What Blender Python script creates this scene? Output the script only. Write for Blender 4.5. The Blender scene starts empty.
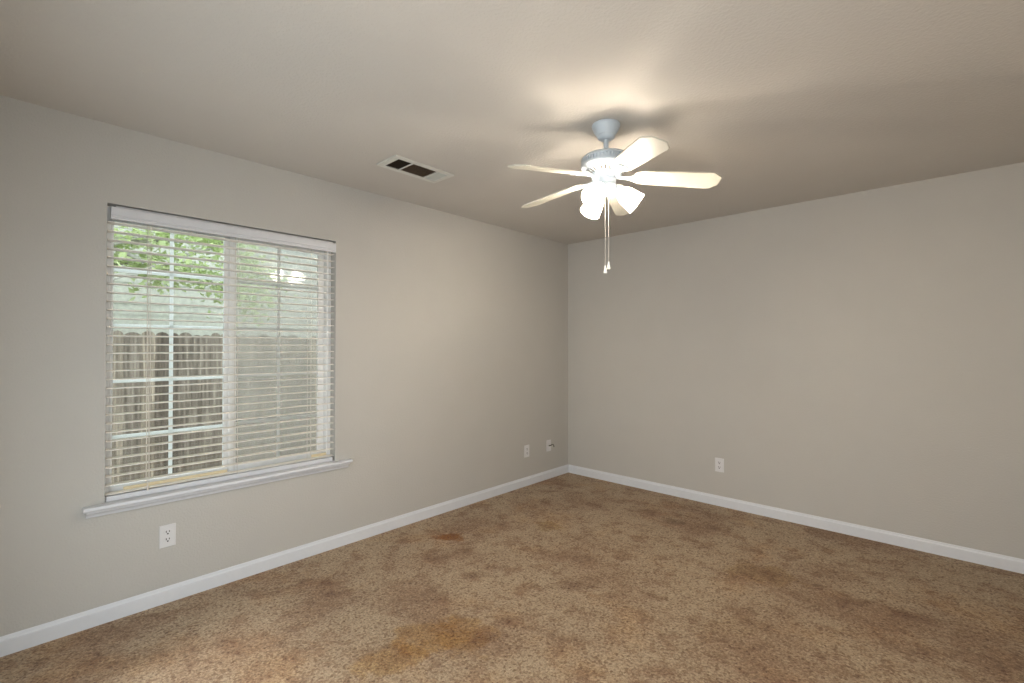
import bpy, bmesh, math, random
from mathutils import Vector, Matrix
random.seed(7)
PI = math.pi
C = bpy.context.scene
COL = C.collection

# ------------------------------------------------------------------ camera
cam_data = bpy.data.cameras.new('camera')
cam_data.sensor_width = 36.0
cam_data.lens = 474.78 * 36.0 / 1024.0
cam_data.clip_start = 0.02
cam = bpy.data.objects.new('camera', cam_data)
COL.objects.link(cam)
cam.location = (3.039, -4.1333, 1.3431)
cam.rotation_euler = (math.radians(90.601), 0, math.radians(43.046))
C.camera = cam

# ------------------------------------------------------------------ world, sun, daylight, exposure
world = bpy.data.worlds.new('overcast_sky')
C.world = world
world.use_nodes = True
bgn = world.node_tree.nodes['Background']
bgn.inputs['Color'].default_value = (0.84, 0.94, 1.0, 1)
bgn.inputs['Strength'].default_value = 4.0
sun_d = bpy.data.lights.new('sun', 'SUN')
sun_d.energy = 2.2
sun_d.angle = math.radians(12)
sun_d.color = (1.0, 0.97, 0.9)
sun = bpy.data.objects.new('sun', sun_d)
COL.objects.link(sun)
sun.rotation_euler = (math.radians(38), math.radians(12), 0)
# portals that guide sky light through two unseen openings added for fill (no light of their own)
def portal(name, loc, rot, sx, sy):
    d = bpy.data.lights.new(name, 'AREA')
    d.shape = 'RECTANGLE'
    d.size, d.size_y = sx, sy
    d.cycles.is_portal = True
    o = bpy.data.objects.new(name, d)
    COL.objects.link(o)
    o.location = loc
    o.rotation_euler = rot
portal('front_fill_portal', (1.65, -4.46, 0.85), (math.radians(90), 0, 0), 1.78, 1.48)
portal('side_fill_portal', (3.68, -4.00, 1.15), (0, math.radians(90), 0), 1.78, 0.75)
# unseen warm fill lamp added behind the camera to brighten the room
fill_d = bpy.data.lights.new('fill_light', 'AREA')
fill_d.shape = 'RECTANGLE'
fill_d.size, fill_d.size_y = 0.78, 1.4
fill_d.energy = 14.0
fill_d.color = (1.0, 0.66, 0.38)
fill = bpy.data.objects.new('fill_light', fill_d)
COL.objects.link(fill)
fill.location = (3.08, -4.50, 0.78)
fill.rotation_euler = (math.radians(90), 0, 0)
LAMP = 10.8                       # strength of the glowing fan shades
C.view_settings.view_transform = 'Standard'
C.view_settings.look = 'None'
C.view_settings.gamma = 1.0
C.view_settings.use_curve_mapping = False
C.view_settings.exposure = 0.0
C.cycles.use_denoising = True
C.cycles.max_bounces = 10
C.cycles.diffuse_bounces = 6
C.cycles.transparent_max_bounces = 12

# ------------------------------------------------------------------ mesh helpers
def add_box(bm, x0, x1, y0, y1, z0, z1, bevel=0.0, mat=None):
    vs = [bm.verts.new((x, y, z)) for x in (x0, x1) for y in (y0, y1) for z in (z0, z1)]
    fs = []
    for idx in ((0, 1, 3, 2), (4, 6, 7, 5), (0, 4, 5, 1), (2, 3, 7, 6), (0, 2, 6, 4), (1, 5, 7, 3)):
        fs.append(bm.faces.new([vs[i] for i in idx]))
    if bevel > 0:
        es = list({e for f in fs for e in f.edges})
        bmesh.ops.bevel(bm, geom=es, offset=bevel, segments=2, profile=0.5, affect='EDGES')
    if mat is not None:
        bmesh.ops.transform(bm, matrix=mat, verts=[v for v in vs if v.is_valid])
    return vs

def add_lathe(bm, prof, seg=32, mat=None, cap0=True, cap1=True):
    """prof: list of (r, z) from one end to the other, spun about z."""
    rings = []
    for r, z in prof:
        if r < 1e-6:
            rings.append([bm.verts.new((0, 0, z))])
        else:
            rings.append([bm.verts.new((r * math.cos(2 * PI * k / seg), r * math.sin(2 * PI * k / seg), z)) for k in range(seg)])
    allv = [v for R in rings for v in R]
    for a, b in zip(rings, rings[1:]):
        for k in range(seg):
            k2 = (k + 1) % seg
            if len(a) == 1 and len(b) == 1:
                continue
            if len(a) == 1:
                bm.faces.new((a[0], b[k2], b[k]))
            elif len(b) == 1:
                bm.faces.new((a[k], a[k2], b[0]))
            else:
                bm.faces.new((a[k], a[k2], b[k2], b[k]))
    if cap0 and len(rings[0]) > 2:
        bm.faces.new(list(reversed(rings[0])))
    if cap1 and len(rings[-1]) > 2:
        bm.faces.new(rings[-1])
    if mat is not None:
        bmesh.ops.transform(bm, matrix=mat, verts=allv)
    return allv

def add_tube(bm, pts, rad, seg=8, close=True):
    pts = [Vector(p) for p in pts]
    n = len(pts)
    rads = rad if isinstance(rad, (list, tuple)) else [rad] * n
    rings = []
    prev = None
    for i, p in enumerate(pts):
        d = (pts[min(i + 1, n - 1)] - pts[max(i - 1, 0)]).normalized()
        if prev is None:
            up = Vector((0, 0, 1)) if abs(d.z) < 0.9 else Vector((1, 0, 0))
            u = d.cross(up).normalized()
        else:
            u = (prev - d * prev.dot(d)).normalized()
        prev = u
        v = d.cross(u)
        rings.append([bm.verts.new(p + (u * math.cos(2 * PI * k / seg) + v * math.sin(2 * PI * k / seg)) * rads[i]) for k in range(seg)])
    for a, b in zip(rings, rings[1:]):
        for k in range(seg):
            bm.faces.new((a[k], a[(k + 1) % seg], b[(k + 1) % seg], b[k]))
    if close:
        bm.faces.new(list(reversed(rings[0])))
        bm.faces.new(rings[-1])

def add_prism(bm, poly, h0, h1, mat=None):
    """poly (x, y) extruded along z from h0 to h1."""
    a = [bm.verts.new((x, y, h0)) for x, y in poly]
    b = [bm.verts.new((x, y, h1)) for x, y in poly]
    n = len(poly)
    bm.faces.new(list(reversed(a)))
    bm.faces.new(b)
    for k in range(n):
        bm.faces.new((a[k], a[(k + 1) % n], b[(k + 1) % n], b[k]))
    if mat is not None:
        bmesh.ops.transform(bm, matrix=mat, verts=a + b)
    return a + b

def add_profile_y(bm, prof, y0, y1):
    """closed profile in (x, z) extruded along y."""
    a = [bm.verts.new((x, y0, z)) for x, z in prof]
    b = [bm.verts.new((x, y1, z)) for x, z in prof]
    n = len(prof)
    bm.faces.new(a)
    bm.faces.new(list(reversed(b)))
    for k in range(n):
        bm.faces.new((a[k], b[k], b[(k + 1) % n], a[(k + 1) % n]))

def obj(name, bm, mat, parent=None, smooth=False, loc=None):
    bmesh.ops.recalc_face_normals(bm, faces=bm.faces)
    me = bpy.data.meshes.new(name)
    bm.to_mesh(me)
    bm.free()
    for m in (mat if isinstance(mat, (list, tuple)) else [mat]):
        me.materials.append(m)
    if smooth:
        for p in me.polygons:
            p.use_smooth = True
        try:
            me.set_sharp_from_angle(angle=math.radians(40))
        except Exception:
            pass
    o = bpy.data.objects.new(name, me)
    COL.objects.link(o)
    if parent is not None:
        o.parent = parent
    if loc is not None:
        o.location = loc
    return o

def empty(name, loc=(0, 0, 0), rotz=0.0):
    o = bpy.data.objects.new(name, None)
    COL.objects.link(o)
    o.location = loc
    o.rotation_euler = (0, 0, rotz)
    o.empty_display_size = 0.05
    return o

def tag(o, label, cat, group=None):
    o['label'] = label
    o['category'] = cat
    if group:
        o['group'] = group
    return o

def struct(o, label=None, cat=None):
    o['kind'] = 'structure'
    if label:
        o['label'] = label
    if cat:
        o['category'] = cat
    return o

def dup(root, loc, rotz):
    r = root.copy()
    COL.objects.link(r)
    r.location = loc
    r.rotation_euler = (0, 0, rotz)
    for ch in list(root.children):
        c = ch.copy()
        COL.objects.link(c)
        c.parent = r
        for g in list(ch.children):
            d = g.copy()
            COL.objects.link(d)
            d.parent = c
    return r

# ------------------------------------------------------------------ materials
def new_mat(name):
    m = bpy.data.materials.new(name)
    m.use_nodes = True
    nt = m.node_tree
    b = nt.nodes['Principled BSDF']
    return m, nt, b

def nd(nt, typ, **kw):
    n = nt.nodes.new(typ)
    for k, v in kw.items():
        setattr(n, k, v)
    return n

def ramp(nt, stops):
    r = nt.nodes.new('ShaderNodeValToRGB')
    e = r.color_ramp.elements
    while len(e) < len(stops):
        e.new(0.5)
    for i, (p, c) in enumerate(stops):
        e[i].position = p
        e[i].color = (c[0], c[1], c[2], 1)
    return r

def simple(name, col, rough=0.5, spec=0.5, metal=0.0, var=0.04, scale=30.0, bump=0.0, bscale=200.0):
    """painted / plastic / metal surface with faint procedural variation."""
    m, nt, b = new_mat(name)
    L = nt.links
    tc = nd(nt, 'ShaderNodeTexCoord')
    nz = nd(nt, 'ShaderNodeTexNoise')
    nz.inputs['Scale'].default_value = scale
    nz.inputs['Detail'].default_value = 3
    L.new(tc.outputs['Object'], nz.inputs['Vector'])
    lo = tuple(max(0, c * (1 - var)) for c in col)
    hi = tuple(min(1, c * (1 + var)) for c in col)
    r = ramp(nt, [(0.3, lo), (0.7, hi)])
    L.new(nz.outputs['Fac'], r.inputs['Fac'])
    L.new(r.outputs['Color'], b.inputs['Base Color'])
    b.inputs['Roughness'].default_value = rough
    b.inputs['Specular IOR Level'].default_value = spec
    b.inputs['Metallic'].default_value = metal
    if bump > 0:
        n2 = nd(nt, 'ShaderNodeTexNoise')
        n2.inputs['Scale'].default_value = bscale
        n2.inputs['Detail'].default_value = 2
        L.new(tc.outputs['Object'], n2.inputs['Vector'])
        bp = nd(nt, 'ShaderNodeBump')
        bp.inputs['Strength'].default_value = bump
        bp.inputs['Distance'].default_value = 0.004
        L.new(n2.outputs['Fac'], bp.inputs['Height'])
        L.new(bp.outputs['Normal'], b.inputs['Normal'])
    return m

WALL_COL = (0.48, 0.469, 0.442)
M_wall = simple('wall_paint', WALL_COL, 0.85, 0.25, var=0.012, scale=4.0, bump=0.4, bscale=110.0)
M_ceil = simple('ceiling_paint', (0.545, 0.522, 0.487), 0.9, 0.2, var=0.012, scale=4.0, bump=0.6, bscale=75.0)
M_trim = simple('white_trim_paint', (0.65, 0.675, 0.715), 0.35, 0.4, var=0.015)
M_vinyl = simple('white_vinyl', (0.90, 0.91, 0.91), 0.3, 0.45, var=0.01)
M_blind = simple('white_blind_slat', (0.83, 0.80, 0.75), 0.4, 0.4, var=0.015)
M_valance = simple('white_valance', (0.62, 0.63, 0.66), 0.4, 0.4, var=0.015)
M_cord = simple('cord', (0.66, 0.62, 0.56), 0.8, 0.1)
M_wand = simple('clear_wand', (0.85, 0.86, 0.86), 0.15, 0.5)
M_wood = simple('pine_wood', (0.88, 0.76, 0.52), 0.6, 0.3, var=0.06, scale=18.0)
M_plate = simple('outlet_plastic', (0.66, 0.66, 0.67), 0.35, 0.45, var=0.01)
M_dark = simple('dark_slot', (0.02, 0.02, 0.022), 0.6, 0.2)
M_black = simple('black_cable', (0.02, 0.018, 0.016), 0.45, 0.4)
M_brass = simple('connector_metal', (0.16, 0.15, 0.14), 0.3, 0.5, metal=1.0)
M_steel = simple('bracket_metal', (0.30, 0.30, 0.30), 0.4, 0.5, metal=0.7)
M_fan = simple('fan_white_enamel', (0.52, 0.59, 0.66), 0.3, 0.45, var=0.015)
M_blade = simple('fan_blade_white', (0.60, 0.585, 0.51), 0.4, 0.35, var=0.03, scale=12)
M_chain = simple('pull_chain_metal', (0.50, 0.48, 0.45), 0.45, 0.3)
M_register = simple('register_enamel', (0.60, 0.60, 0.56), 0.4, 0.4)
M_louver = simple('register_louver', (0.22, 0.165, 0.12), 0.5, 0.35)
M_vent_grey = simple('register_grey', (0.46, 0.47, 0.43), 0.4, 0.4)
M_duct = simple('duct_dark', (0.05, 0.036, 0.024), 0.7, 0.2)
M_conc = simple('yard_soil', (0.28, 0.24, 0.19), 0.95, 0.1, var=0.3, scale=9)
M_ext = simple('house_stucco', (0.5, 0.48, 0.44), 0.9, 0.2, var=0.04)

def emit_mat(name, base, col, strength):
    m, nt, b = new_mat(name)
    L = nt.links
    b.inputs['Base Color'].default_value = (*base, 1)
    b.inputs['Roughness'].default_value = 0.3
    b.inputs['Emission Color'].default_value = (*col, 1)
    b.inputs['Emission Strength'].default_value = strength
    return m
M_shade = emit_mat('frosted_glass_lit', (0.9, 0.88, 0.84), (1.0, 0.87, 0.71), LAMP)
def lit_glass(m):
    nt = m.node_tree
    b = nt.nodes['Principled BSDF']
    tr = nd(nt, 'ShaderNodeBsdfTransparent')
    mx = nd(nt, 'ShaderNodeMixShader')
    mx.inputs['Fac'].default_value = 0.26
    nt.links.new(b.outputs[0], mx.inputs[1])
    nt.links.new(tr.outputs[0], mx.inputs[2])
    nt.links.new(mx.outputs[0], nt.nodes['Material Output'].inputs['Surface'])
lit_glass(M_shade)
M_bulb = emit_mat('bulb_lit', (0.9, 0.9, 0.85), (1.0, 0.87, 0.71), LAMP * 250.0)

def glass_mat(name, haze, hazecol, refl=1.0):
    m = bpy.data.materials.new(name)
    m.use_nodes = True
    nt = m.node_tree
    nt.nodes.clear()
    L = nt.links
    out = nd(nt, 'ShaderNodeOutputMaterial')
    tr = nd(nt, 'ShaderNodeBsdfTransparent')
    tr.inputs['Color'].default_value = (0.95, 0.97, 0.96, 1)
    gl = nd(nt, 'ShaderNodeBsdfGlossy')
    gl.inputs['Roughness'].default_value = 0.02
    fr = nd(nt, 'ShaderNodeFresnel')
    fr.inputs['IOR'].default_value = 1.5
    mu = nd(nt, 'ShaderNodeMath', operation='MULTIPLY')
    mu.inputs[1].default_value = refl
    L.new(fr.outputs['Fac'], mu.inputs[0])
    mx = nd(nt, 'ShaderNodeMixShader')
    L.new(mu.outputs[0], mx.inputs['Fac'])
    L.new(tr.outputs[0], mx.inputs[1])
    L.new(gl.outputs[0], mx.inputs[2])
    last = mx
    if haze > 0:
        tc = nd(nt, 'ShaderNodeTexCoord')
        nz = nd(nt, 'ShaderNodeTexNoise')
        nz.inputs['Scale'].default_value = 7.0
        nz.inputs['Detail'].default_value = 5
        L.new(tc.outputs['Object'], nz.inputs['Vector'])
        mr = nd(nt, 'ShaderNodeMapRange')
        mr.inputs['From Min'].default_value = 0.25
        mr.inputs['From Max'].default_value = 0.75
        mr.inputs['To Min'].default_value = haze * 0.8
        mr.inputs['To Max'].default_value = haze * 1.2
        L.new(nz.outputs['Fac'], mr.inputs['Value'])
        df = nd(nt, 'ShaderNodeBsdfDiffuse')
        df.inputs['Color'].default_value = (*hazecol, 1)
        tl = nd(nt, 'ShaderNodeBsdfTranslucent')
        tl.inputs['Color'].default_value = (*hazecol, 1)
        ad = nd(nt, 'ShaderNodeMixShader')
        ad.inputs['Fac'].default_value = 0.5
        L.new(df.outputs[0], ad.inputs[1])
        L.new(tl.outputs[0], ad.inputs[2])
        m2 = nd(nt, 'ShaderNodeMixShader')
        L.new(mr.outputs[0], m2.inputs['Fac'])
        L.new(mx.outputs[0], m2.inputs[1])
        L.new(ad.outputs[0], m2.inputs[2])
        last = m2
    L.new(last.outputs[0], out.inputs['Surface'])
    return m
M_glass = glass_mat('clear_glass', 0.0, (0.8, 0.8, 0.8), 1.0)
M_glass_hazy = glass_mat('hazy_glass', 0.27, (0.74, 0.74, 0.70), 3.0)  # milky haze mixed over the whole right pane

# carpet: mottled tan cut pile with worn patches and stains of fixed shape
def carpet():
    m, nt, b = new_mat('tan_carpet')
    L = nt.links
    tc = nd(nt, 'ShaderNodeTexCoord')
    P = tc.outputs['Object']
    fine = nd(nt, 'ShaderNodeTexNoise')
    fine.inputs['Scale'].default_value = 90
    fine.inputs['Detail'].default_value = 4
    fine.inputs['Roughness'].default_value = 0.75
    L.new(P, fine.inputs['Vector'])
    spk = nd(nt, 'ShaderNodeTexVoronoi')
    spk.inputs['Scale'].default_value = 90
    spk.inputs['Randomness'].default_value = 1.0
    L.new(P, spk.inputs['Vector'])
    cr0 = ramp(nt, [(0.30, (0.13, 0.090, 0.056)), (0.44, (0.31, 0.230, 0.150)), (0.57, (0.43, 0.333, 0.225)), (0.72, (0.60, 0.485, 0.345))])
    L.new(fine.outputs['Fac'], cr0.inputs['Fac'])
    tuft = ramp(nt, [(0.0, (0.48, 0.40, 0.34)), (0.15, (0.66, 0.58, 0.52)), (0.40, (0.95, 0.93, 0.91)), (0.70, (1.03, 1.02, 1.01)), (1.0, (1.18, 1.17, 1.15))])
    L.new(spk.outputs['Color'], tuft.inputs['Fac'])
    cr = nd(nt, 'ShaderNodeMix', data_type='RGBA', blend_type='MULTIPLY')
    cr.inputs['Factor'].default_value = 1.0
    L.new(cr0.outputs['Color'], cr.inputs['A'])
    L.new(tuft.outputs['Color'], cr.inputs['B'])
    # worn, darker and redder drifts
    def patch(prev, scale, lo, hi, col, amount, seed):
        n = nd(nt, 'ShaderNodeTexNoise')
        n.inputs['Scale'].default_value = scale
        n.inputs['Detail'].default_value = 5
        n.inputs['Roughness'].default_value = 0.6
        mp = nd(nt, 'ShaderNodeMapping')
        mp.inputs['Location'].default_value = (seed, seed * 0.7, 0)
        L.new(P, mp.inputs['Vector'])
        L.new(mp.outputs[0], n.inputs['Vector'])
        mr = nd(nt, 'ShaderNodeMapRange', interpolation_type='SMOOTHSTEP')
        mr.inputs['From Min'].default_value = lo
        mr.inputs['From Max'].default_value = hi
        mr.inputs['To Min'].default_value = 0
        mr.inputs['To Max'].default_value = amount
        L.new(n.outputs['Fac'], mr.inputs['Value'])
        mx = nd(nt, 'ShaderNodeMix', data_type='RGBA', blend_type='MULTIPLY')
        L.new(mr.outputs[0], mx.inputs['Factor'])
        L.new(prev, mx.inputs['A'])
        mx.inputs['B'].default_value = (*col, 1)
        return mx.outputs['Result']
    c = patch(cr.outputs['Result'], 1.5, 0.45, 0.68, (0.62, 0.48, 0.40), 0.75, 3.1)
    c = patch(c, 6.0, 0.48, 0.68, (0.66, 0.54, 0.47), 0.8, 8.3)
    c = patch(c, 14.0, 0.52, 0.70, (0.70, 0.60, 0.53), 0.8, 21.3)
    c = patch(c, 2.2, 0.50, 0.7, (1.0, 0.86, 0.70), 0.8, 15.7)
    # single stains: (x, y, rx, ry, angle, colour, amount)
    stains = [
        (0.425, -1.975, 0.115, 0.075, 0.75, (0.66, 0.38, 0.11), 1.0),
        (1.36, -2.66, 0.17, 0.15, 0.0, (0.95, 0.82, 0.55), 0.85),
        (1.26, -2.78, 0.17, 0.15, 0.3, (0.95, 0.82, 0.55), 0.85),
        (1.26, -2.97, 0.12, 0.20, -0.35, (0.95, 0.82, 0.55), 0.85),
        (0.80, -1.35, 0.13, 0.10, 0.0, (0.80, 0.72, 0.50), 0.7),
        (2.20, -1.06, 0.22, 0.14, 0.4, (0.72, 0.60, 0.40), 0.65),
        (1.45, -0.62, 0.10, 0.06, 0.2, (0.60, 0.52, 0.46), 0.7),
        (2.25, -1.75, 0.20, 0.10, 0.9, (0.70, 0.57, 0.42), 0.4),
        (0.95, -2.25, 0.10, 0.05, 0.7, (0.60, 0.52, 0.46), 0.45),
        (1.15, -1.75, 0.16, 0.07, 0.8, (0.68, 0.54, 0.46), 0.4),
        (1.45, -1.95, 0.14, 0.06, 0.8, (0.62, 0.54, 0.48), 0.4),
    ]
    wob = nd(nt, 'ShaderNodeTexNoise')
    wob.inputs['Scale'].default_value = 9
    wob.inputs['Detail'].default_value = 4
    L.new(P, wob.inputs['Vector'])
    for (x, y, rx, ry, a, col, amt) in stains:
        mp = nd(nt, 'ShaderNodeMapping', vector_type='TEXTURE')
        mp.inputs['Location'].default_value = (x, y, 0)
        mp.inputs['Rotation'].default_value = (0, 0, a)
        mp.inputs['Scale'].default_value = (rx, ry, 1)
        L.new(P, mp.inputs['Vector'])
        ln = nd(nt, 'ShaderNodeVectorMath', operation='LENGTH')
        L.new(mp.outputs[0], ln.inputs[0])
        ad = nd(nt, 'ShaderNodeMath', operation='MULTIPLY_ADD')
        L.new(wob.outputs['Fac'], ad.inputs[0])
        ad.inputs[1].default_value = 1.8
        L.new(ln.outputs['Value'], ad.inputs[2])
        mr = nd(nt, 'ShaderNodeMapRange', interpolation_type='SMOOTHSTEP')
        mr.inputs['From Min'].default_value = 1.55
        mr.inputs['From Max'].default_value = 2.0
        mr.inputs['To Min'].default_value = amt
        mr.inputs['To Max'].default_value = 0
        L.new(ad.outputs[0], mr.inputs['Value'])
        mx = nd(nt, 'ShaderNodeMix', data_type='RGBA', blend_type='MULTIPLY')
        L.new(mr.outputs[0], mx.inputs['Factor'])
        L.new(c, mx.inputs['A'])
        mx.inputs['B'].default_value = (*col, 1)
        c = mx.outputs['Result']
    L.new(c, b.inputs['Base Color'])
    b.inputs['Roughness'].default_value = 1.0
    b.inputs['Specular IOR Level'].default_value = 0.05
    b.inputs['Sheen Weight'].default_value = 0.15
    bp = nd(nt, 'ShaderNodeBump')
    bp.inputs['Strength'].default_value = 0.7
    bp.inputs['Distance'].default_value = 0.008
    L.new(fine.outputs['Fac'], bp.inputs['Height'])
    L.new(bp.outputs['Normal'], b.inputs['Normal'])
    return m
M_carpet = carpet()

def fence_wood():
    m, nt, b = new_mat('weathered_fence_wood')
    L = nt.links
    tc = nd(nt, 'ShaderNodeTexCoord')
    geo = nd(nt, 'ShaderNodeNewGeometry')
    mp = nd(nt, 'ShaderNodeMapping')
    mp.inputs['Scale'].default_value = (55, 55, 2.5)
    L.new(tc.outputs['Object'], mp.inputs['Vector'])
    n = nd(nt, 'ShaderNodeTexNoise')
    n.inputs['Scale'].default_value = 1.0
    n.inputs['Detail'].default_value = 4
    L.new(mp.outputs[0], n.inputs['Vector'])
    r = ramp(nt, [(0.3, (0.075, 0.066, 0.056)), (0.55, (0.17, 0.152, 0.13)), (0.72, (0.34, 0.31, 0.27))])
    L.new(n.outputs['Fac'], r.inputs['Fac'])
    rr = ramp(nt, [(0.0, (0.55, 0.50, 0.46)), (0.4, (0.85, 0.80, 0.75)), (0.75, (1.05, 1.0, 0.95)), (1.0, (1.35, 1.25, 1.12))])
    L.new(geo.outputs['Random Per Island'], rr.inputs['Fac'])
    mx = nd(nt, 'ShaderNodeMix', data_type='RGBA', blend_type='MULTIPLY')
    mx.inputs['Factor'].default_value = 1
    L.new(r.outputs['Color'], mx.inputs['A'])
    L.new(rr.outputs['Color'], mx.inputs['B'])
    L.new(mx.outputs['Result'], b.inputs['Base Color'])
    b.inputs['Roughness'].default_value = 0.9
    b.inputs['Specular IOR Level'].default_value = 0.1
    return m
M_fence = fence_wood()

def leaf_mat():
    m, nt, b = new_mat('spring_leaves')
    L = nt.links
    geo = nd(nt, 'ShaderNodeNewGeometry')
    r = ramp(nt, [(0.0, (0.42, 0.50, 0.24)), (0.5, (0.54, 0.63, 0.33)), (1.0, (0.68, 0.74, 0.48))])
    L.new(geo.outputs['Random Per Island'], r.inputs['Fac'])
    L.new(r.outputs['Color'], b.inputs['Base Color'])
    b.inputs['Roughness'].default_value = 0.5
    tl = nd(nt, 'ShaderNodeBsdfTranslucent')
    L.new(r.outputs['Color'], tl.inputs['Color'])
    mx = nd(nt, 'ShaderNodeMixShader')
    mx.inputs['Fac'].default_value = 0.5
    L.new(b.outputs[0], mx.inputs[1])
    L.new(tl.outputs[0], mx.inputs[2])
    L.new(mx.outputs[0], nt.nodes['Material Output'].inputs['Surface'])
    return m
M_leaf = leaf_mat()
def muntin_mat():
    m, nt, b = new_mat('translucent_white_grid')
    b.inputs['Base Color'].default_value = (0.92, 0.93, 0.93, 1)
    b.inputs['Roughness'].default_value = 0.4
    tl = nd(nt, 'ShaderNodeBsdfTranslucent')
    tl.inputs['Color'].default_value = (0.92, 0.93, 0.93, 1)
    mx = nd(nt, 'ShaderNodeMixShader')
    mx.inputs['Fac'].default_value = 0.72
    nt.links.new(b.outputs[0], mx.inputs[1])
    nt.links.new(tl.outputs[0], mx.inputs[2])
    nt.links.new(mx.outputs[0], nt.nodes['Material Output'].inputs['Surface'])
    return m
M_muntin = muntin_mat()
M_bark = simple('grey_bark', (0.36, 0.35, 0.31), 0.9, 0.1, var=0.3, scale=14)
M_siding = simple('pale_green_siding', (0.41, 0.405, 0.355), 0.8, 0.2, var=0.16, scale=22)
M_soffit = simple('house_eave_paint', (0.75, 0.76, 0.74), 0.7, 0.2)

# ------------------------------------------------------------------ room shell
RX, RY, H = 3.62, -4.40, 2.44            # room: x 0..RX, y RY..0
T = 0.14
WY0, WY1, WZ0, WZ1 = -3.791, -2.613, 0.555, 2.05     # window opening in the left wall

bm = bmesh.new(); add_box(bm, -T, RX + T, RY - T, T, -0.10, 0.0)
struct(obj('floor', bm, M_carpet), 'tan cut pile carpet with orange and ochre stains', 'floor')
bm = bmesh.new(); add_box(bm, -T, RX + T, RY - T, T, H, H + 0.10)
struct(obj('ceiling', bm, M_ceil), 'beige textured ceiling', 'ceiling')
bm = bmesh.new()
add_box(bm, -T, 0, RY - T, WY0, 0, H)
add_box(bm, -T, 0, WY1, T, 0, H)
add_box(bm, -T, 0, WY0, WY1, 0, WZ0)
add_box(bm, -T, 0, WY0, WY1, WZ1, H)
struct(obj('wall_left', bm, M_wall), 'greige wall with the window', 'wall')
bm = bmesh.new(); add_box(bm, 0, RX + T, 0, T, 0, H)
struct(obj('wall_back', bm, M_wall), 'plain greige wall facing the camera', 'wall')
DY0, DY1 = -4.38, -3.62                   # unseen opening added on the right to let in sky light
bm = bmesh.new()
add_box(bm, RX, RX + T, RY - T, DY0, 0, H)
add_box(bm, RX, RX + T, DY1, 0, 0, H)
add_box(bm, RX, RX + T, DY0, DY1, 2.05, H)
add_box(bm, RX, RX + T, DY0, DY1, 0, 0.25)
struct(obj('wall_right', bm, M_wall), 'greige wall out of view on the right with an opening added for sky light', 'wall')
bm = bmesh.new()
add_box(bm, 0, 0.75, RY - T, RY, 0, H)
add_box(bm, 0.75, 2.55, RY - T, RY, 1.60, H)
add_box(bm, 0.75, 2.55, RY - T, RY, 0, 0.10)  # wide low opening above this strip, added to let sky light in
add_box(bm, 2.55, 2.68, RY - T, RY, 0, H)
add_box(bm, 2.68, 3.48, RY - T, RY, 2.05, H)  # opening added for the warm fill lamp
add_box(bm, 3.48, RX, RY - T, RY, 0, H)
struct(obj('wall_front', bm, M_wall), 'plain greige wall behind the camera with two openings added for fill light', 'wall')

BB = [(0.0005, 0.0), (0.0135, 0.0), (0.0135, 0.060), (0.0125, 0.066), (0.008, 0.071), (0.0055, 0.079), (0.004, 0.083), (0.0005, 0.083)]
bm = bmesh.new(); add_profile_y(bm, BB, RY, -0.0005)
struct(obj('baseboard_left', bm, M_trim, smooth=False), 'white baseboard under the window wall', 'baseboard')
bm = bmesh.new(); add_profile_y(bm, BB, 0.014, RX - 0.001)
o = struct(obj('baseboard_back', bm, M_trim), 'white baseboard along the plain back wall', 'baseboard')
for v in o.data.vertices:                 # profile (x,z) along y  ->  profile in -y along x
    x, y, z = v.co
    v.co = (y, -x, z)
o.data.flip_normals()

# ------------------------------------------------------------------ window
win = empty('window_1', (0, 0, 0))
struct(win, 'white vinyl sliding window with grid bars between the panes', 'window')
FX0, FX1 = -0.135, -0.068                 # frame depth
bm = bmesh.new()
fw = 0.030
add_box(bm, FX0, FX1, WY0, WY0 + 0.022, WZ0, WZ1, 0.003)
add_box(bm, FX0, FX1, WY1 - fw, WY1, WZ0, WZ1, 0.003)
add_box(bm, FX0, FX1, WY0 + 0.022, WY1 - fw, WZ1 - fw, WZ1, 0.003)
add_box(bm, FX0, FX1, WY0 + 0.022, WY1 - fw, WZ0, WZ0 + 0.035, 0.003)
add_box(bm, -0.0725, FX1, WY0 + 0.022, WY1 - fw, WZ0 + 0.035, WZ0 + 0.047, 0.001)   # raised front lip of the track
obj('window_frame', bm, M_vinyl, win)

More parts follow.
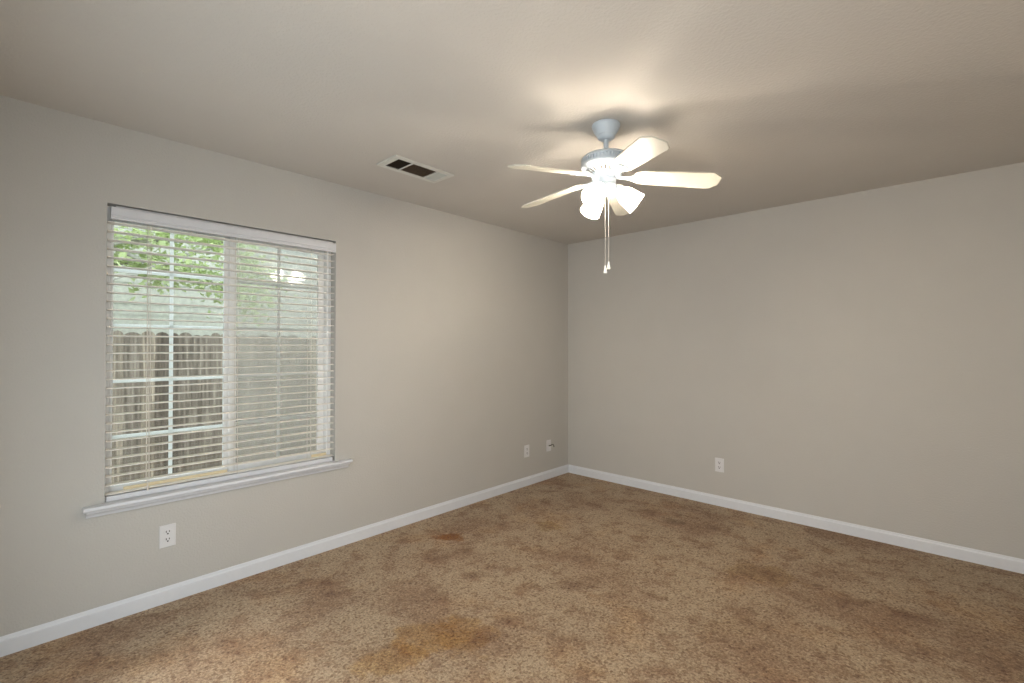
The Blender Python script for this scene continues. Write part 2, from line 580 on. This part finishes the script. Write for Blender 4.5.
def sash(name, x0, x1, y0, y1, sl, sr, mid, glass, lab, ribs=False):
    z0, z1 = WZ0 + 0.036, WZ1 - 0.031
    bm = bmesh.new()
    add_box(bm, x0, x1, y0, y0 + sl, z0, z1, 0.003)
    if ribs:                              # meeting stile with two ribs and a groove
        add_box(bm, x0, x1, y1 - sr, y1 - sr + 0.019, z0, z1, 0.003)
        add_box(bm, x0, x1 - 0.010, y1 - sr + 0.019, y1 - 0.017, z0, z1)
        add_box(bm, x0, x1, y1 - 0.017, y1, z0, z1, 0.003)
    else:
        add_box(bm, x0, x1, y1 - sr, y1, z0, z1, 0.003)
    add_box(bm, x0, x1, y0 + sl, y1 - sr, z1 - 0.04, z1, 0.003)
    add_box(bm, x0, x1, y0 + sl, y1 - sr, z0, z0 + 0.046, 0.003)
    s = obj(name, bm, M_vinyl, win)
    xm = (x0 + x1) / 2
    bm = bmesh.new()
    add_box(bm, xm - 0.003, xm + 0.003, mid - 0.009, mid + 0.009, z0 + 0.046, z1 - 0.04, 0.001)
    for zz in (0.882, 1.166, 1.450, 1.734):
        add_box(bm, xm - 0.0028, xm + 0.0028, y0 + sl, y1 - sr, zz - 0.009, zz + 0.009, 0.001)
    obj('muntin_grid', bm, M_muntin, s)
    bm = bmesh.new()
    gx = xm + 0.0045 if ribs else xm - 0.0075
    add_box(bm, gx, gx + 0.003, y0 + sl - 0.004, y1 - sr + 0.004, z0 + 0.042, z1 - 0.036)
    g = obj('glass_pane', bm, glass, s)
    g['label'] = lab
    return s
sl = sash('sash', -0.097, -0.075, WY0 + 0.023, -3.215, 0.012, 0.043, -3.510, M_glass, 'clear left pane', True)
sl['label'] = 'left sliding sash with clear glass'
sr = sash('sash', -0.130, -0.108, -3.214, WY1 - fw - 0.001, 0.032, 0.040, -2.935, M_glass_hazy, 'hazy right pane')
sr['label'] = 'right sash with hazy glass'

# stool and apron below the opening
SY0, SY1 = -3.872, -2.512
bm = bmesh.new()
prof = [(-0.067, 0.556), (0.040, 0.556), (0.046, 0.559), (0.050, 0.565), (0.050, 0.571), (0.046, 0.577), (0.040, 0.578), (-0.067, 0.578)]
add_profile_y(bm, prof, WY0 + 0.001, WY1 - 0.001)
prof2 = [(0.001, 0.556)] + prof[1:7] + [(0.001, 0.578)]
add_profile_y(bm, prof2, SY0, WY0 + 0.001)
add_profile_y(bm, prof2, WY1 - 0.001, SY1)
obj('window_stool', bm, M_trim, win)
bm = bmesh.new()
ap = [(0.001, 0.522), (0.010, 0.522), (0.014, 0.527), (0.016, 0.534), (0.022, 0.541), (0.034, 0.548), (0.036, 0.556), (0.001, 0.556)]
add_profile_y(bm, ap, SY0 + 0.012, SY1 - 0.012)
obj('window_apron', bm, M_trim, win)

# stick and block of wood lying in the slider track
bm = bmesh.new(); add_box(bm, -0.0670, -0.0610, -3.712, -3.240, 0.5785, 0.6280, 0.001)
tag(obj('wooden_stick', bm, M_wood), 'long bare wood stick lying at the foot of the left window pane', 'stick')
bm = bmesh.new(); add_box(bm, -0.0670, -0.0610, -2.745, -2.645, 0.5785, 0.6300, 0.001)
tag(obj('wooden_block', bm, M_wood), 'small pale wood block standing in the lower right corner of the window', 'block')

# ------------------------------------------------------------------ blind
blind = empty('window_blind', (-0.03, (WY0 + WY1) / 2, 0.58))
tag(blind, 'white horizontal slat blind hanging open in the window', 'blind')
def bl(name, bm, mat, par=None, smooth=False):
    o = obj(name, bm, mat, None, smooth)
    for v in o.data.vertices:
        v.co = v.co - Vector(blind.location)
    o.parent = par or blind
    return o
BY0, BY1 = WY0 + 0.004, WY1 - 0.006
TILT = math.radians(2)
SP0, PITCH, NSL = 0.6145, 0.04345, 32
bm = bmesh.new()
for k in range(NSL):
    zc = SP0 + k * PITCH
    pr = []
    for s in range(7):                    # gently crowned slat, room edge raised
        u = -0.025 + 0.05 * s / 6
        pr.append((u, 0.0034 * (1 - (u / 0.025) ** 2) - 0.0005))
    low = [(u, w - 0.0034) for u, w in reversed(pr)]
    ct, st = math.cos(TILT), math.sin(TILT)
    poly = [(-0.036 + u * ct - w * st, zc + u * st + w * ct) for u, w in pr + low]
    dy0, dy1 = random.uniform(-.001, .001), random.uniform(-.001, .001)
    add_profile_y(bm, poly, BY0 + dy0, BY1 + dy1)
bl('slat_stack', bm, M_blind)
bm = bmesh.new(); add_box(bm, -0.062, -0.012, BY0 + 0.030, BY1 - 0.010, 2.000, 2.045, 0.002)
bl('headrail', bm, M_valance)
bm = bmesh.new()
vp = [(-0.004, 1.973), (0.006, 1.973), (0.008, 1.975), (0.008, 1.988), (0.0055, 1.990), (0.0055, 1.992), (0.008, 1.994), (0.008, 2.030), (0.005, 2.034), (-0.004, 2.034)]
add_profile_y(bm, vp, WY0 + 0.014, WY1 - 0.003)
bl('valance', bm, M_valance)
bm = bmesh.new(); add_box(bm, -0.034, -0.010, BY0 + 0.003, BY1 - 0.007, 0.5790, 0.6050, 0.003)
br = bl('bottom_rail', bm, M_valance)
for yy in (BY0 - 0.0035, BY1 - 0.006):
    bm = bmesh.new()
    add_box(bm, -0.035, -0.012, yy, yy + 0.006, 0.5795, 0.606, 0.001)
    add_lathe(bm, [(0.004, 0), (0.004, 0.004), (0, 0.004)], 12, Matrix.Translation((-0.0125, yy + 0.003, 0.592)) @ Matrix.Rotation(PI / 2, 4, 'Y'))
    bl('hold_down_bracket', bm, M_steel)
for yy in (-3.620, -3.204, -2.775):
    bm = bmesh.new()
    for xx in (-0.0095, -0.0625):
        add_tube(bm, [(xx, yy, 0.600), (xx, yy, 2.0)], 0.0011, 6)
    for k in range(NSL):
        zc = SP0 + k * PITCH - 0.0045
        add_tube(bm, [(-0.0625, yy + 0.002, zc - 0.0045), (-0.0095, yy + 0.002, zc + 0.0045)], 0.0006, 4)
    bl('ladder_cord', bm, M_cord)
bm = bmesh.new()
add_tube(bm, [(-0.004, -2.668, 1.975), (-0.004, -2.668, 0.66)], 0.0032, 6)
add_lathe(bm, [(0.0032, 0.66), (0.0055, 0.655), (0.0055, 0.635), (0.003, 0.630)], 8, Matrix.Translation((-0.004, -2.668, 0)))
bl('tilt_wand', bm, M_wand, smooth=True)
bm = bmesh.new()
add_tube(bm, [(-0.004, -3.628, 1.975), (-0.0035, -3.628, 0.635)], 0.0012, 5)
add_tube(bm, [(-0.004, -3.614, 1.975), (-0.0035, -3.616, 0.635)], 0.0012, 5)
lc = bl('lift_cord', bm, M_cord)
bm = bmesh.new()
add_lathe(bm, [(0.002, 0.640), (0.0050, 0.612), (0.0050, 0.604), (0.003, 0.602)], 12, Matrix.Translation((-0.0030, -3.622, 0)))
o = bl('cord_tassel', bm, M_cord, lc, True)

# ------------------------------------------------------------------ outside
bm = bmesh.new(); add_box(bm, -9.0, -T - 0.001, -12.0, 9.0, -0.42, -0.32)
struct(obj('ground', bm, M_conc), 'bare side yard ground', 'ground')

FXC = -2.9
fence = empty('board_fence', (FXC, -2.0, -0.32))
tag(fence, 'weathered grey board fence outside behind the window', 'fence')
bm = bmesh.new()
y = -8.0
while y < 4.0:
    w = random.choice((0.088, 0.088, 0.138, 0.112))
    top = 1.485 + random.uniform(-0.02, 0.02) - 0.012 * max(0, y + 3.2)
    arc = [(y, -0.31)] + [(y + w, -0.31), (y + w, top - 0.045)]
    for a in range(1, 6):
        arc.append((y + w / 2 + w / 2 * math.cos(PI * a / 6), top - 0.045 + 0.045 * math.sin(PI * a / 6)))
    arc.append((y, top - 0.045))
    th = random.uniform(0.0, 0.006)
    mt = Matrix(((0, 0, 1, FXC + th), (1, 0, 0, 0), (0, 1, 0, 0), (0, 0, 0, 1)))
    add_prism(bm, arc, 0, 0.018, mt)
    y += w + random.uniform(0.0002, 0.0015)
o = obj('board_panel', bm, M_fence)
o.parent = fence; o.matrix_parent_inverse = Matrix.Translation(-Vector(fence.location))
for zz in (0.0, 0.62, 1.25):
    bm = bmesh.new(); add_box(bm, FXC - 0.040, FXC - 0.001, -8.0, 4.0, zz - 0.045, zz + 0.045)
    o = obj('fence_rail', bm, M_fence); o.parent = fence; o.matrix_parent_inverse = Matrix.Translation(-Vector(fence.location))
for yy in (-7.2, -4.8, -2.4, 0.0, 2.4):
    bm = bmesh.new(); add_box(bm, FXC - 0.131, FXC - 0.041, yy - 0.045, yy + 0.045, -0.318, 1.30)
    o = obj('fence_post', bm, M_fence); o.parent = fence; o.matrix_parent_inverse = Matrix.Translation(-Vector(fence.location))

house = empty('neighbor_house', (-6.2, -1.5, -0.32))
tag(house, 'pale green lap sided neighbouring house beyond the fence', 'house')
HX = -5.4
bm = bmesh.new()
z = -0.31
while z < 4.3:
    add_profile_y(bm, [(HX, z), (HX + 0.013, z), (HX + 0.005, z + 0.165), (HX, z + 0.165)], -11.0, 8.0)
    z += 0.15
add_box(bm, HX - 0.2, HX - 0.001, -11.0, 8.0, -0.31, 4.4)
o = obj('siding_wall', bm, M_siding)
o.parent = house; o.matrix_parent_inverse = Matrix.Translation(-Vector(house.location))
bm = bmesh.new()
add_profile_y(bm, [(HX + 0.35, 4.35), (HX + 0.35, 4.48), (HX - 1.6, 5.3), (HX - 1.6, 5.2)], -11.2, 8.2)
o = obj('roof', bm, M_soffit)
o.parent = house; o.matrix_parent_inverse = Matrix.Translation(-Vector(house.location))

# tree standing left of the view, boughs reaching across the upper window
tree = empty('leafy_tree', (-3.9, -6.2, -0.32))
tag(tree, 'bright green leafy tree reaching across the upper left window panes', 'tree')
TI = Matrix.Translation(-Vector(tree.location))
rt = random.Random(11)
bm = bmesh.new()
add_tube(bm, [(-3.9, -6.2, -0.318), (-3.88, -6.15, 0.8), (-3.85, -6.0, 1.8), (-3.8, -5.8, 2.6)], [0.16, 0.12, 0.105, 0.09], 10)
tips = []
def bough(pts, r0, r1):
    n = len(pts)
    add_tube(bm, pts, [r0 + (r1 - r0) * i / (n - 1) for i in range(n)], 7)
    tips.append([Vector(p) for p in pts])
bough([(-3.8, -5.8, 2.5), (-3.7, -5.0, 2.65), (-3.6, -4.2, 2.55), (-3.5, -3.5, 2.45), (-3.5, -2.9, 2.55), (-3.55, -2.3, 2.62)], 0.07, 0.018)
bough([(-3.85, -5.9, 2.2), (-3.9, -5.0, 2.2), (-3.9, -4.2, 2.1), (-3.8, -3.5, 2.22), (-3.7, -3.0, 2.32)], 0.055, 0.014)
bough([(-3.8, -5.8, 2.6), (-3.9, -4.8, 3.1), (-4.0, -3.8, 3.2), (-4.0, -2.9, 3.05), (-3.9, -2.2, 2.75), (-3.85, -1.8, 2.3)], 0.07, 0.014)
for (y_, z_, l_) in ((-3.9, 2.35, 0.9), (-3.6, 2.30, 0.8), (-3.35, 2.42, 0.7), (-3.15, 2.15, 0.6), (-3.45, 2.00, 0.6), (-2.7, 2.40, 0.5)):
    add_tube(bm, [(-3.45, y_ - 0.35 * l_, z_ - 0.10 * l_), (-3.42, y_, z_), (-3.40, y_ + 0.3 * l_, z_ + 0.16 * l_), (-3.38, y_ + 0.5 * l_, z_ + 0.20 * l_)], [0.022, 0.02, 0.016, 0.008], 7)
bough([(-3.6, -4.2, 2.55), (-3.3, -3.6, 2.75), (-3.2, -3.0, 2.85), (-3.2, -2.4, 2.8)], 0.035, 0.010)
bough([(-3.5, -3.5, 2.45), (-3.45, -3.0, 2.25), (-3.5, -2.5, 2.15), (-3.6, -2.05, 1.95)], 0.025, 0.008)
o = obj('trunk', bm, M_bark, None, True); o.parent = tree; o.matrix_parent_inverse = TI
bm = bmesh.new()
def leaf(p, s):
    d = Vector((rt.uniform(-1, 1), rt.uniform(-1, 1), rt.uniform(-0.9, 0.5))).normalized()
    n = Vector((rt.uniform(-0.6, 0.8), rt.uniform(-0.6, 0.6), 1)).normalized()
    w = d.cross(n).normalized() * s * 0.38
    f = n * s * 0.08
    pts = [p, p + d * s * 0.35 + w - f, p + d * s, p + d * s * 0.35 - w - f]
    bm.faces.new([bm.verts.new(q) for q in pts])
for ti, pts in enumerate(tips):
    for a, b in zip(pts[1:], pts[2:]):
        for _ in range(300):
            c = a.lerp(b, rt.random())
            off = Vector((rt.gauss(0, 0.20), rt.gauss(0, 0.15), rt.gauss(0.03, 0.07)))
            leaf(c + off, rt.uniform(0.05, 0.10))
    for _ in range(220):
        c = pts[-1] + Vector((rt.gauss(0, 0.15), rt.gauss(0.05, 0.18), rt.gauss(-0.08, 0.14)))
        leaf(c, rt.uniform(0.05, 0.10))
o = obj('foliage', bm, M_leaf); o.parent = tree; o.matrix_parent_inverse = TI

# ------------------------------------------------------------------ ceiling fan
FC = (1.782, -2.106)
fan = empty('ceiling_fan', (FC[0], FC[1], H))
tag(fan, 'white five blade ceiling fan with three lit glass shades', 'ceiling fan')
# local z runs down from the ceiling (0) as negative numbers
bm = bmesh.new()
add_lathe(bm, [(0.0, -0.001), (0.068, -0.001), (0.070, -0.005), (0.068, -0.014), (0.060, -0.032), (0.051, -0.046), (0.044, -0.053), (0.045, -0.057), (0.041, -0.066), (0.031, -0.073), (0.014, -0.075), (0.0, -0.075)], 40)
obj('canopy', bm, M_fan, fan, True)
bm = bmesh.new()
add_lathe(bm, [(0.0125, -0.070), (0.0125, -0.155)], 20)
add_lathe(bm, [(0.0125, -0.140), (0.018, -0.143), (0.020, -0.150), (0.020, -0.152)], 24)
obj('downrod', bm, M_fan, fan, True)
bm = bmesh.new()
add_lathe(bm, [(0.0, -0.1460), (0.024, -0.1470), (0.080, -0.1520), (0.108, -0.1600), (0.120, -0.1700), (0.122, -0.1740), (0.1225, -0.1780), (0.113, -0.1790), (0.113, -0.1980), (0.1225, -0.1990),
               (0.124, -0.2060), (0.122, -0.2140), (0.118, -0.2190), (0.106, -0.2260), (0.098, -0.2280), (0.098, -0.2340), (0.070, -0.2460), (0.066, -0.2500), (0.066, -0.2620), (0.0, -0.2620)], 56)
mh = obj('motor_housing', bm, M_fan, fan, True)
bm = bmesh.new()                                  # upright fins round the vent band
for k in range(48):
    a = 2 * PI * k / 48
    mt = Matrix.Rotation(a, 4, 'Z')
    add_box(bm, 0.113, 0.1215, -0.0042, 0.0042, -0.1985, -0.1785, 0, mt)
obj('vent_band', bm, M_fan, mh)
bm = bmesh.new()                                  # slots in the sloping underside
for k in range(30):
    a = 2 * PI * k / 30
    mt = Matrix.Rotation(a, 4, 'Z') @ Matrix.Translation((0.086, 0, -0.2395)) @ Matrix.Rotation(math.radians(-23), 4, 'Y')
    add_box(bm, -0.013, 0.013, -0.0036, 0.0036, -0.0014, 0.0014, 0, mt)
obj('vent_slot', bm, M_duct, mh)

# blades
BZ = -0.255
R_TIP = 0.525
ang0 = 36.0
blade_me = iron_me = None
PITCHB = math.radians(-14)
for k in range(5):
    a = math.radians(ang0 + 72 * k)
    rotm = Matrix.Rotation(a, 4, 'Z') @ Matrix.Translation((0, 0, BZ)) @ Matrix.Rotation(math.radians(5), 4, 'Y') @ Matrix.Rotation(PITCHB, 4, 'X')
    if blade_me is None:
        bm = bmesh.new()
        half = [(0.135, 0.030), (0.150, 0.045), (0.170, 0.052), (0.300, 0.058), (0.484, 0.065), (0.500, 0.064), (0.534, 0.036), (0.539, 0.030)]
        poly = half + [(x, -y) for x, y in reversed(half)]
        add_prism(bm, poly, -0.003, 0.003)
        es = [e for e in bm.edges if abs(e.verts[0].co.z - e.verts[1].co.z) < 1e-6]
        bmesh.ops.bevel(bm, geom=es, offset=0.0012, segments=1, affect='EDGES')
        o = obj('blade', bm, M_blade, fan)
        blade_me = o.data
        bm = bmesh.new()
        up = [(0.062, 0.011), (0.110, 0.012), (0.128, 0.022), (0.150, 0.034), (0.185, 0.036), (0.200, 0.026), (0.204, 0.012)]
        add_prism(bm, up + [(x, -y) for x, y in reversed(up)], -0.0075, -0.0032)
        add_box(bm, 0.046, 0.075, -0.013, 0.013, -0.006, 0.030, 0.002)
        for sx, sy in ((0.165, 0.02), (0.165, -0.02), (0.190, 0.0)):
            add_lathe(bm, [(0, -0.0105), (0.0035, -0.0098), (0.005, -0.0075)], 10, Matrix.Translation((sx, sy, 0)), cap0=False)
        i = obj('blade_bracket', bm, M_fan, o)
        iron_me = i.data
    else:
        o = bpy.data.objects.new('blade', blade_me); COL.objects.link(o); o.parent = fan
        i = bpy.data.objects.new('blade_bracket', iron_me); COL.objects.link(i); i.parent = o
    o.matrix_local = rotm
# switch housing and fitter under the motor
bm = bmesh.new()
add_lathe(bm, [(0.0, -0.262), (0.046, -0.262), (0.048, -0.266), (0.048, -0.292), (0.044, -0.297), (0.052, -0.303), (0.050, -0.322), (0.036, -0.336), (0.018, -0.344), (0.010, -0.354), (0.0, -0.358)], 36)
obj('switch_housing', bm, M_fan, fan, True)
shade_me = bulb_me = arm_me = None
for k in range(3):
    az = math.radians(36 + 120 * k)
    tilt = math.radians(51)
    d = Vector((math.cos(az) * math.sin(tilt), math.sin(az) * math.sin(tilt), -math.cos(tilt)))
    base = Vector((math.cos(az) * 0.040, math.sin(az) * 0.040, -0.310))
    q = Vector((0, 0, 1)).rotation_difference(d).to_matrix().to_4x4()
    mtx = Matrix.Translation(base) @ q
    if shade_me is None:
        bm = bmesh.new()
        pr = [(0.024, 0.030), (0.027, 0.036), (0.036, 0.050), (0.043, 0.068), (0.047, 0.090), (0.050, 0.115), (0.054, 0.140)]
        inn = [(r - 0.003, z) for r, z in reversed(pr)]
        add_lathe(bm, pr + inn, 28, cap0=False, cap1=False)
        s = obj('lamp_shade', bm, M_shade, fan, True)
        s['label'] = 'glowing frosted glass bell shade'
        shade_me = s.data
        bm = bmesh.new()
        add_lathe(bm, [(0.010, 0.032), (0.011, 0.060), (0.018, 0.080), (0.020, 0.093), (0.016, 0.107), (0.008, 0.114), (0, 0.115)], 16)
        b_ = obj('bulb', bm, M_bulb, s, True)
        bulb_me = b_.data
        bm = bmesh.new()
        add_lathe(bm, [(0.010, -0.004), (0.010, 0.012), (0.020, 0.018), (0.026, 0.024), (0.027, 0.034), (0.0245, 0.034), (0.0, 0.030)], 20)
        f = obj('socket_cup', bm, M_fan, s, True)
        arm_me = f.data
    else:
        s = bpy.data.objects.new('lamp_shade', shade_me); COL.objects.link(s); s.parent = fan
        s['label'] = 'glowing frosted glass bell shade'
        b_ = bpy.data.objects.new('bulb', bulb_me); COL.objects.link(b_); b_.parent = s
        f = bpy.data.objects.new('socket_cup', arm_me); COL.objects.link(f); f.parent = s
    s.matrix_local = mtx
# two pull chains with white fobs
cr_, cf_ = Vector((math.cos(math.radians(43)), math.sin(math.radians(43)), 0)), Vector((-math.sin(math.radians(43)), math.cos(math.radians(43)), 0))
for (ox, oy, zb) in ((-0.007, -0.012, -0.738), (0.014, 0.010, -0.715)):
    p = cr_ * ox + cf_ * oy
    bm = bmesh.new()
    add_tube(bm, [(p.x, p.y, -0.348), (p.x, p.y, zb + 0.036)], 0.0013, 6)
    ch = obj('pull_chain', bm, M_chain, fan)
    bm = bmesh.new()
    add_lathe(bm, [(0.0, zb + 0.040), (0.003, zb + 0.038), (0.0045, zb + 0.026), (0.0085, zb + 0.010), (0.0095, zb + 0.002), (0.007, zb), (0.0, zb)], 16, Matrix.Translation((p.x, p.y, 0)))
    obj('chain_fob', bm, M_vinyl, ch, True)

# ------------------------------------------------------------------ ceiling register
VX0, VX1, VY0, VY1 = 0.505, 0.715, -2.615, -2.180
vent = empty('air_vent', ((VX0 + VX1) / 2, (VY0 + VY1) / 2, H))
tag(vent, 'rectangular three section air vent set in the ceiling', 'air vent')
vl = Vector(vent.location)
def vp_(name, bm, mat, par=None):
    o = obj(name, bm, mat)
    for v in o.data.vertices:
        v.co -= vl
    o.parent = par or vent
    return o
zt, zb = H - 0.0005, H - 0.010
ix0, ix1 = VX0 + 0.032, VX1 - 0.032
s0, s1, s2, s3 = VY0 + 0.040, VY0 + 0.138, VY0 + 0.325, VY1 - 0.030
bm = bmesh.new()
def slope(x0, x1, y0, y1, ax):
    pass
add_box(bm, VX0, ix0, VY0, VY1, zb, zt, 0.003)
add_box(bm, ix1, VX1, VY0, VY1, zb, zt, 0.003)
add_box(bm, ix0, ix1, VY0, s0, zb, zt, 0.002)
add_box(bm, ix0, ix1, s3, VY1, zb, zt, 0.002)
add_box(bm, ix0, ix1, s1 - 0.005, s1 + 0.005, zb, zt, 0.002)
add_box(bm, ix0, ix1, s2 - 0.005, s2 + 0.005, zb, zt, 0.002)
vp_('vent_frame', bm, M_register)
bm = bmesh.new(); add_box(bm, ix0, ix1, s0, s3, zt - 0.0012, zt)
vp_('vent_backing', bm, M_duct)
bm = bmesh.new()
def louvers(a0, a1, n, ang):
    for k in range(n):
        c = a0 + (k + 0.5) * (a1 - a0) / n
        mt = Matrix.Translation((0, c, H - 0.0055)) @ Matrix.Rotation(ang, 4, 'X')
        add_box(bm, ix0, ix1, -0.0048, 0.0048, -0.0004, 0.0004, 0, mt)
louvers(s0, s1 - 0.005, 8, math.radians(62))
vp_('louver_bank', bm, M_duct)['label'] = 'dark louver bank'
bm = bmesh.new()
for k in range(12):
    c = ix0 + (k + 0.5) * (ix1 - ix0) / 12
    mt = Matrix.Translation((c, 0, H - 0.0055)) @ Matrix.Rotation(math.radians(40), 4, 'Y')
    add_box(bm, -0.0046, 0.0046, s1 + 0.005, s2 - 0.005, -0.0004, 0.0004, 0, mt)
vp_('louver_bank', bm, M_louver)['label'] = 'brown louver bank'
bm = bmesh.new()
louvers(s2 + 0.005, s3, 7, math.radians(-35))
vp_('louver_bank', bm, M_vent_grey)['label'] = 'grey louver bank'

# ------------------------------------------------------------------ outlets
def make_outlet(name, label, loc, rotz, group):
    t = empty(name, loc, rotz)
    tag(t, label, 'outlet', group)
    bm = bmesh.new(); add_box(bm, 0.0005, 0.0065, -0.036, 0.036, -0.058, 0.058, 0.0022)
    obj('cover_plate', bm, M_plate, t)
    for zz in (0.0195, -0.0195):
        bm = bmesh.new()
        pts = []
        for a in range(24):
            an = 2 * PI * a / 24
            pts.append((max(-0.0165, min(0.0165, 0.0185 * math.cos(an))), max(-0.0145, min(0.0145, 0.0175 * math.sin(an)))))
        mt = Matrix(((0, 0, 1, 0.0066), (1, 0, 0, 0), (0, 1, 0, zz), (0, 0, 0, 1)))
        add_prism(bm, pts, 0, 0.0016, mt)
        r = obj('receptacle', bm, M_plate, t)
        bm = bmesh.new()
        add_box(bm, 0.0083, 0.0086, -0.0084, -0.0048, zz - 0.001, zz + 0.0090)
        add_box(bm, 0.0083, 0.0086, 0.0048, 0.0084, zz, zz + 0.0085)
        add_lathe(bm, [(0.0040, 0), (0.0040, 0.0003)], 12, Matrix.Translation((0.0083, 0, zz - 0.0075)) @ Matrix.Rotation(PI / 2, 4, 'Y'))
        obj('socket_slot', bm, M_dark, r)
    bm = bmesh.new()
    add_lathe(bm, [(0.003, 0), (0.003, 0.0008), (0, 0.0014)], 10, Matrix.Translation((0.0066, 0, 0)) @ Matrix.Rotation(PI / 2, 4, 'Y'))
    obj('screw', bm, M_plate, t)
    return t
oa = make_outlet('wall_outlet', 'white duplex outlet on the wall below the window sill', (0, -3.537, 0.348), 0, 'white wall outlets')
ob = dup(oa, (0, -0.674, 0.332), 0)
ob['label'] = 'white outlet plate on the window wall, next to the cable plate near the corner'
oc = dup(oa, (1.577, 0, 0.343), -PI / 2)
oc['label'] = 'white duplex outlet low on the plain right-hand wall'
t = empty('cable_plate', (0, -0.335, 0.334))
tag(t, 'white wall plate with a black cable stub, nearest the room corner', 'wall plate')
bm = bmesh.new(); add_box(bm, 0.0005, 0.0065, -0.035, 0.035, -0.057, 0.057, 0.0022)
obj('cover_plate', bm, M_plate, t)
bm = bmesh.new()
add_lathe(bm, [(0.0055, 0.0), (0.0055, 0.010), (0.0045, 0.011), (0.0045, 0.016)], 6, Matrix.Translation((0.0066, 0, 0)) @ Matrix.Rotation(PI / 2, 4, 'Y'))
obj('coax_connector', bm, M_brass, t)
bm = bmesh.new()
add_tube(bm, [(0.017, 0.0, 0.0), (0.030, 0.006, 0.007), (0.038, 0.022, 0.012), (0.036, 0.040, 0.006), (0.030, 0.052, -0.010), (0.026, 0.056, -0.020)], 0.0042, 8)
obj('cable_stub', bm, M_black, t, True)
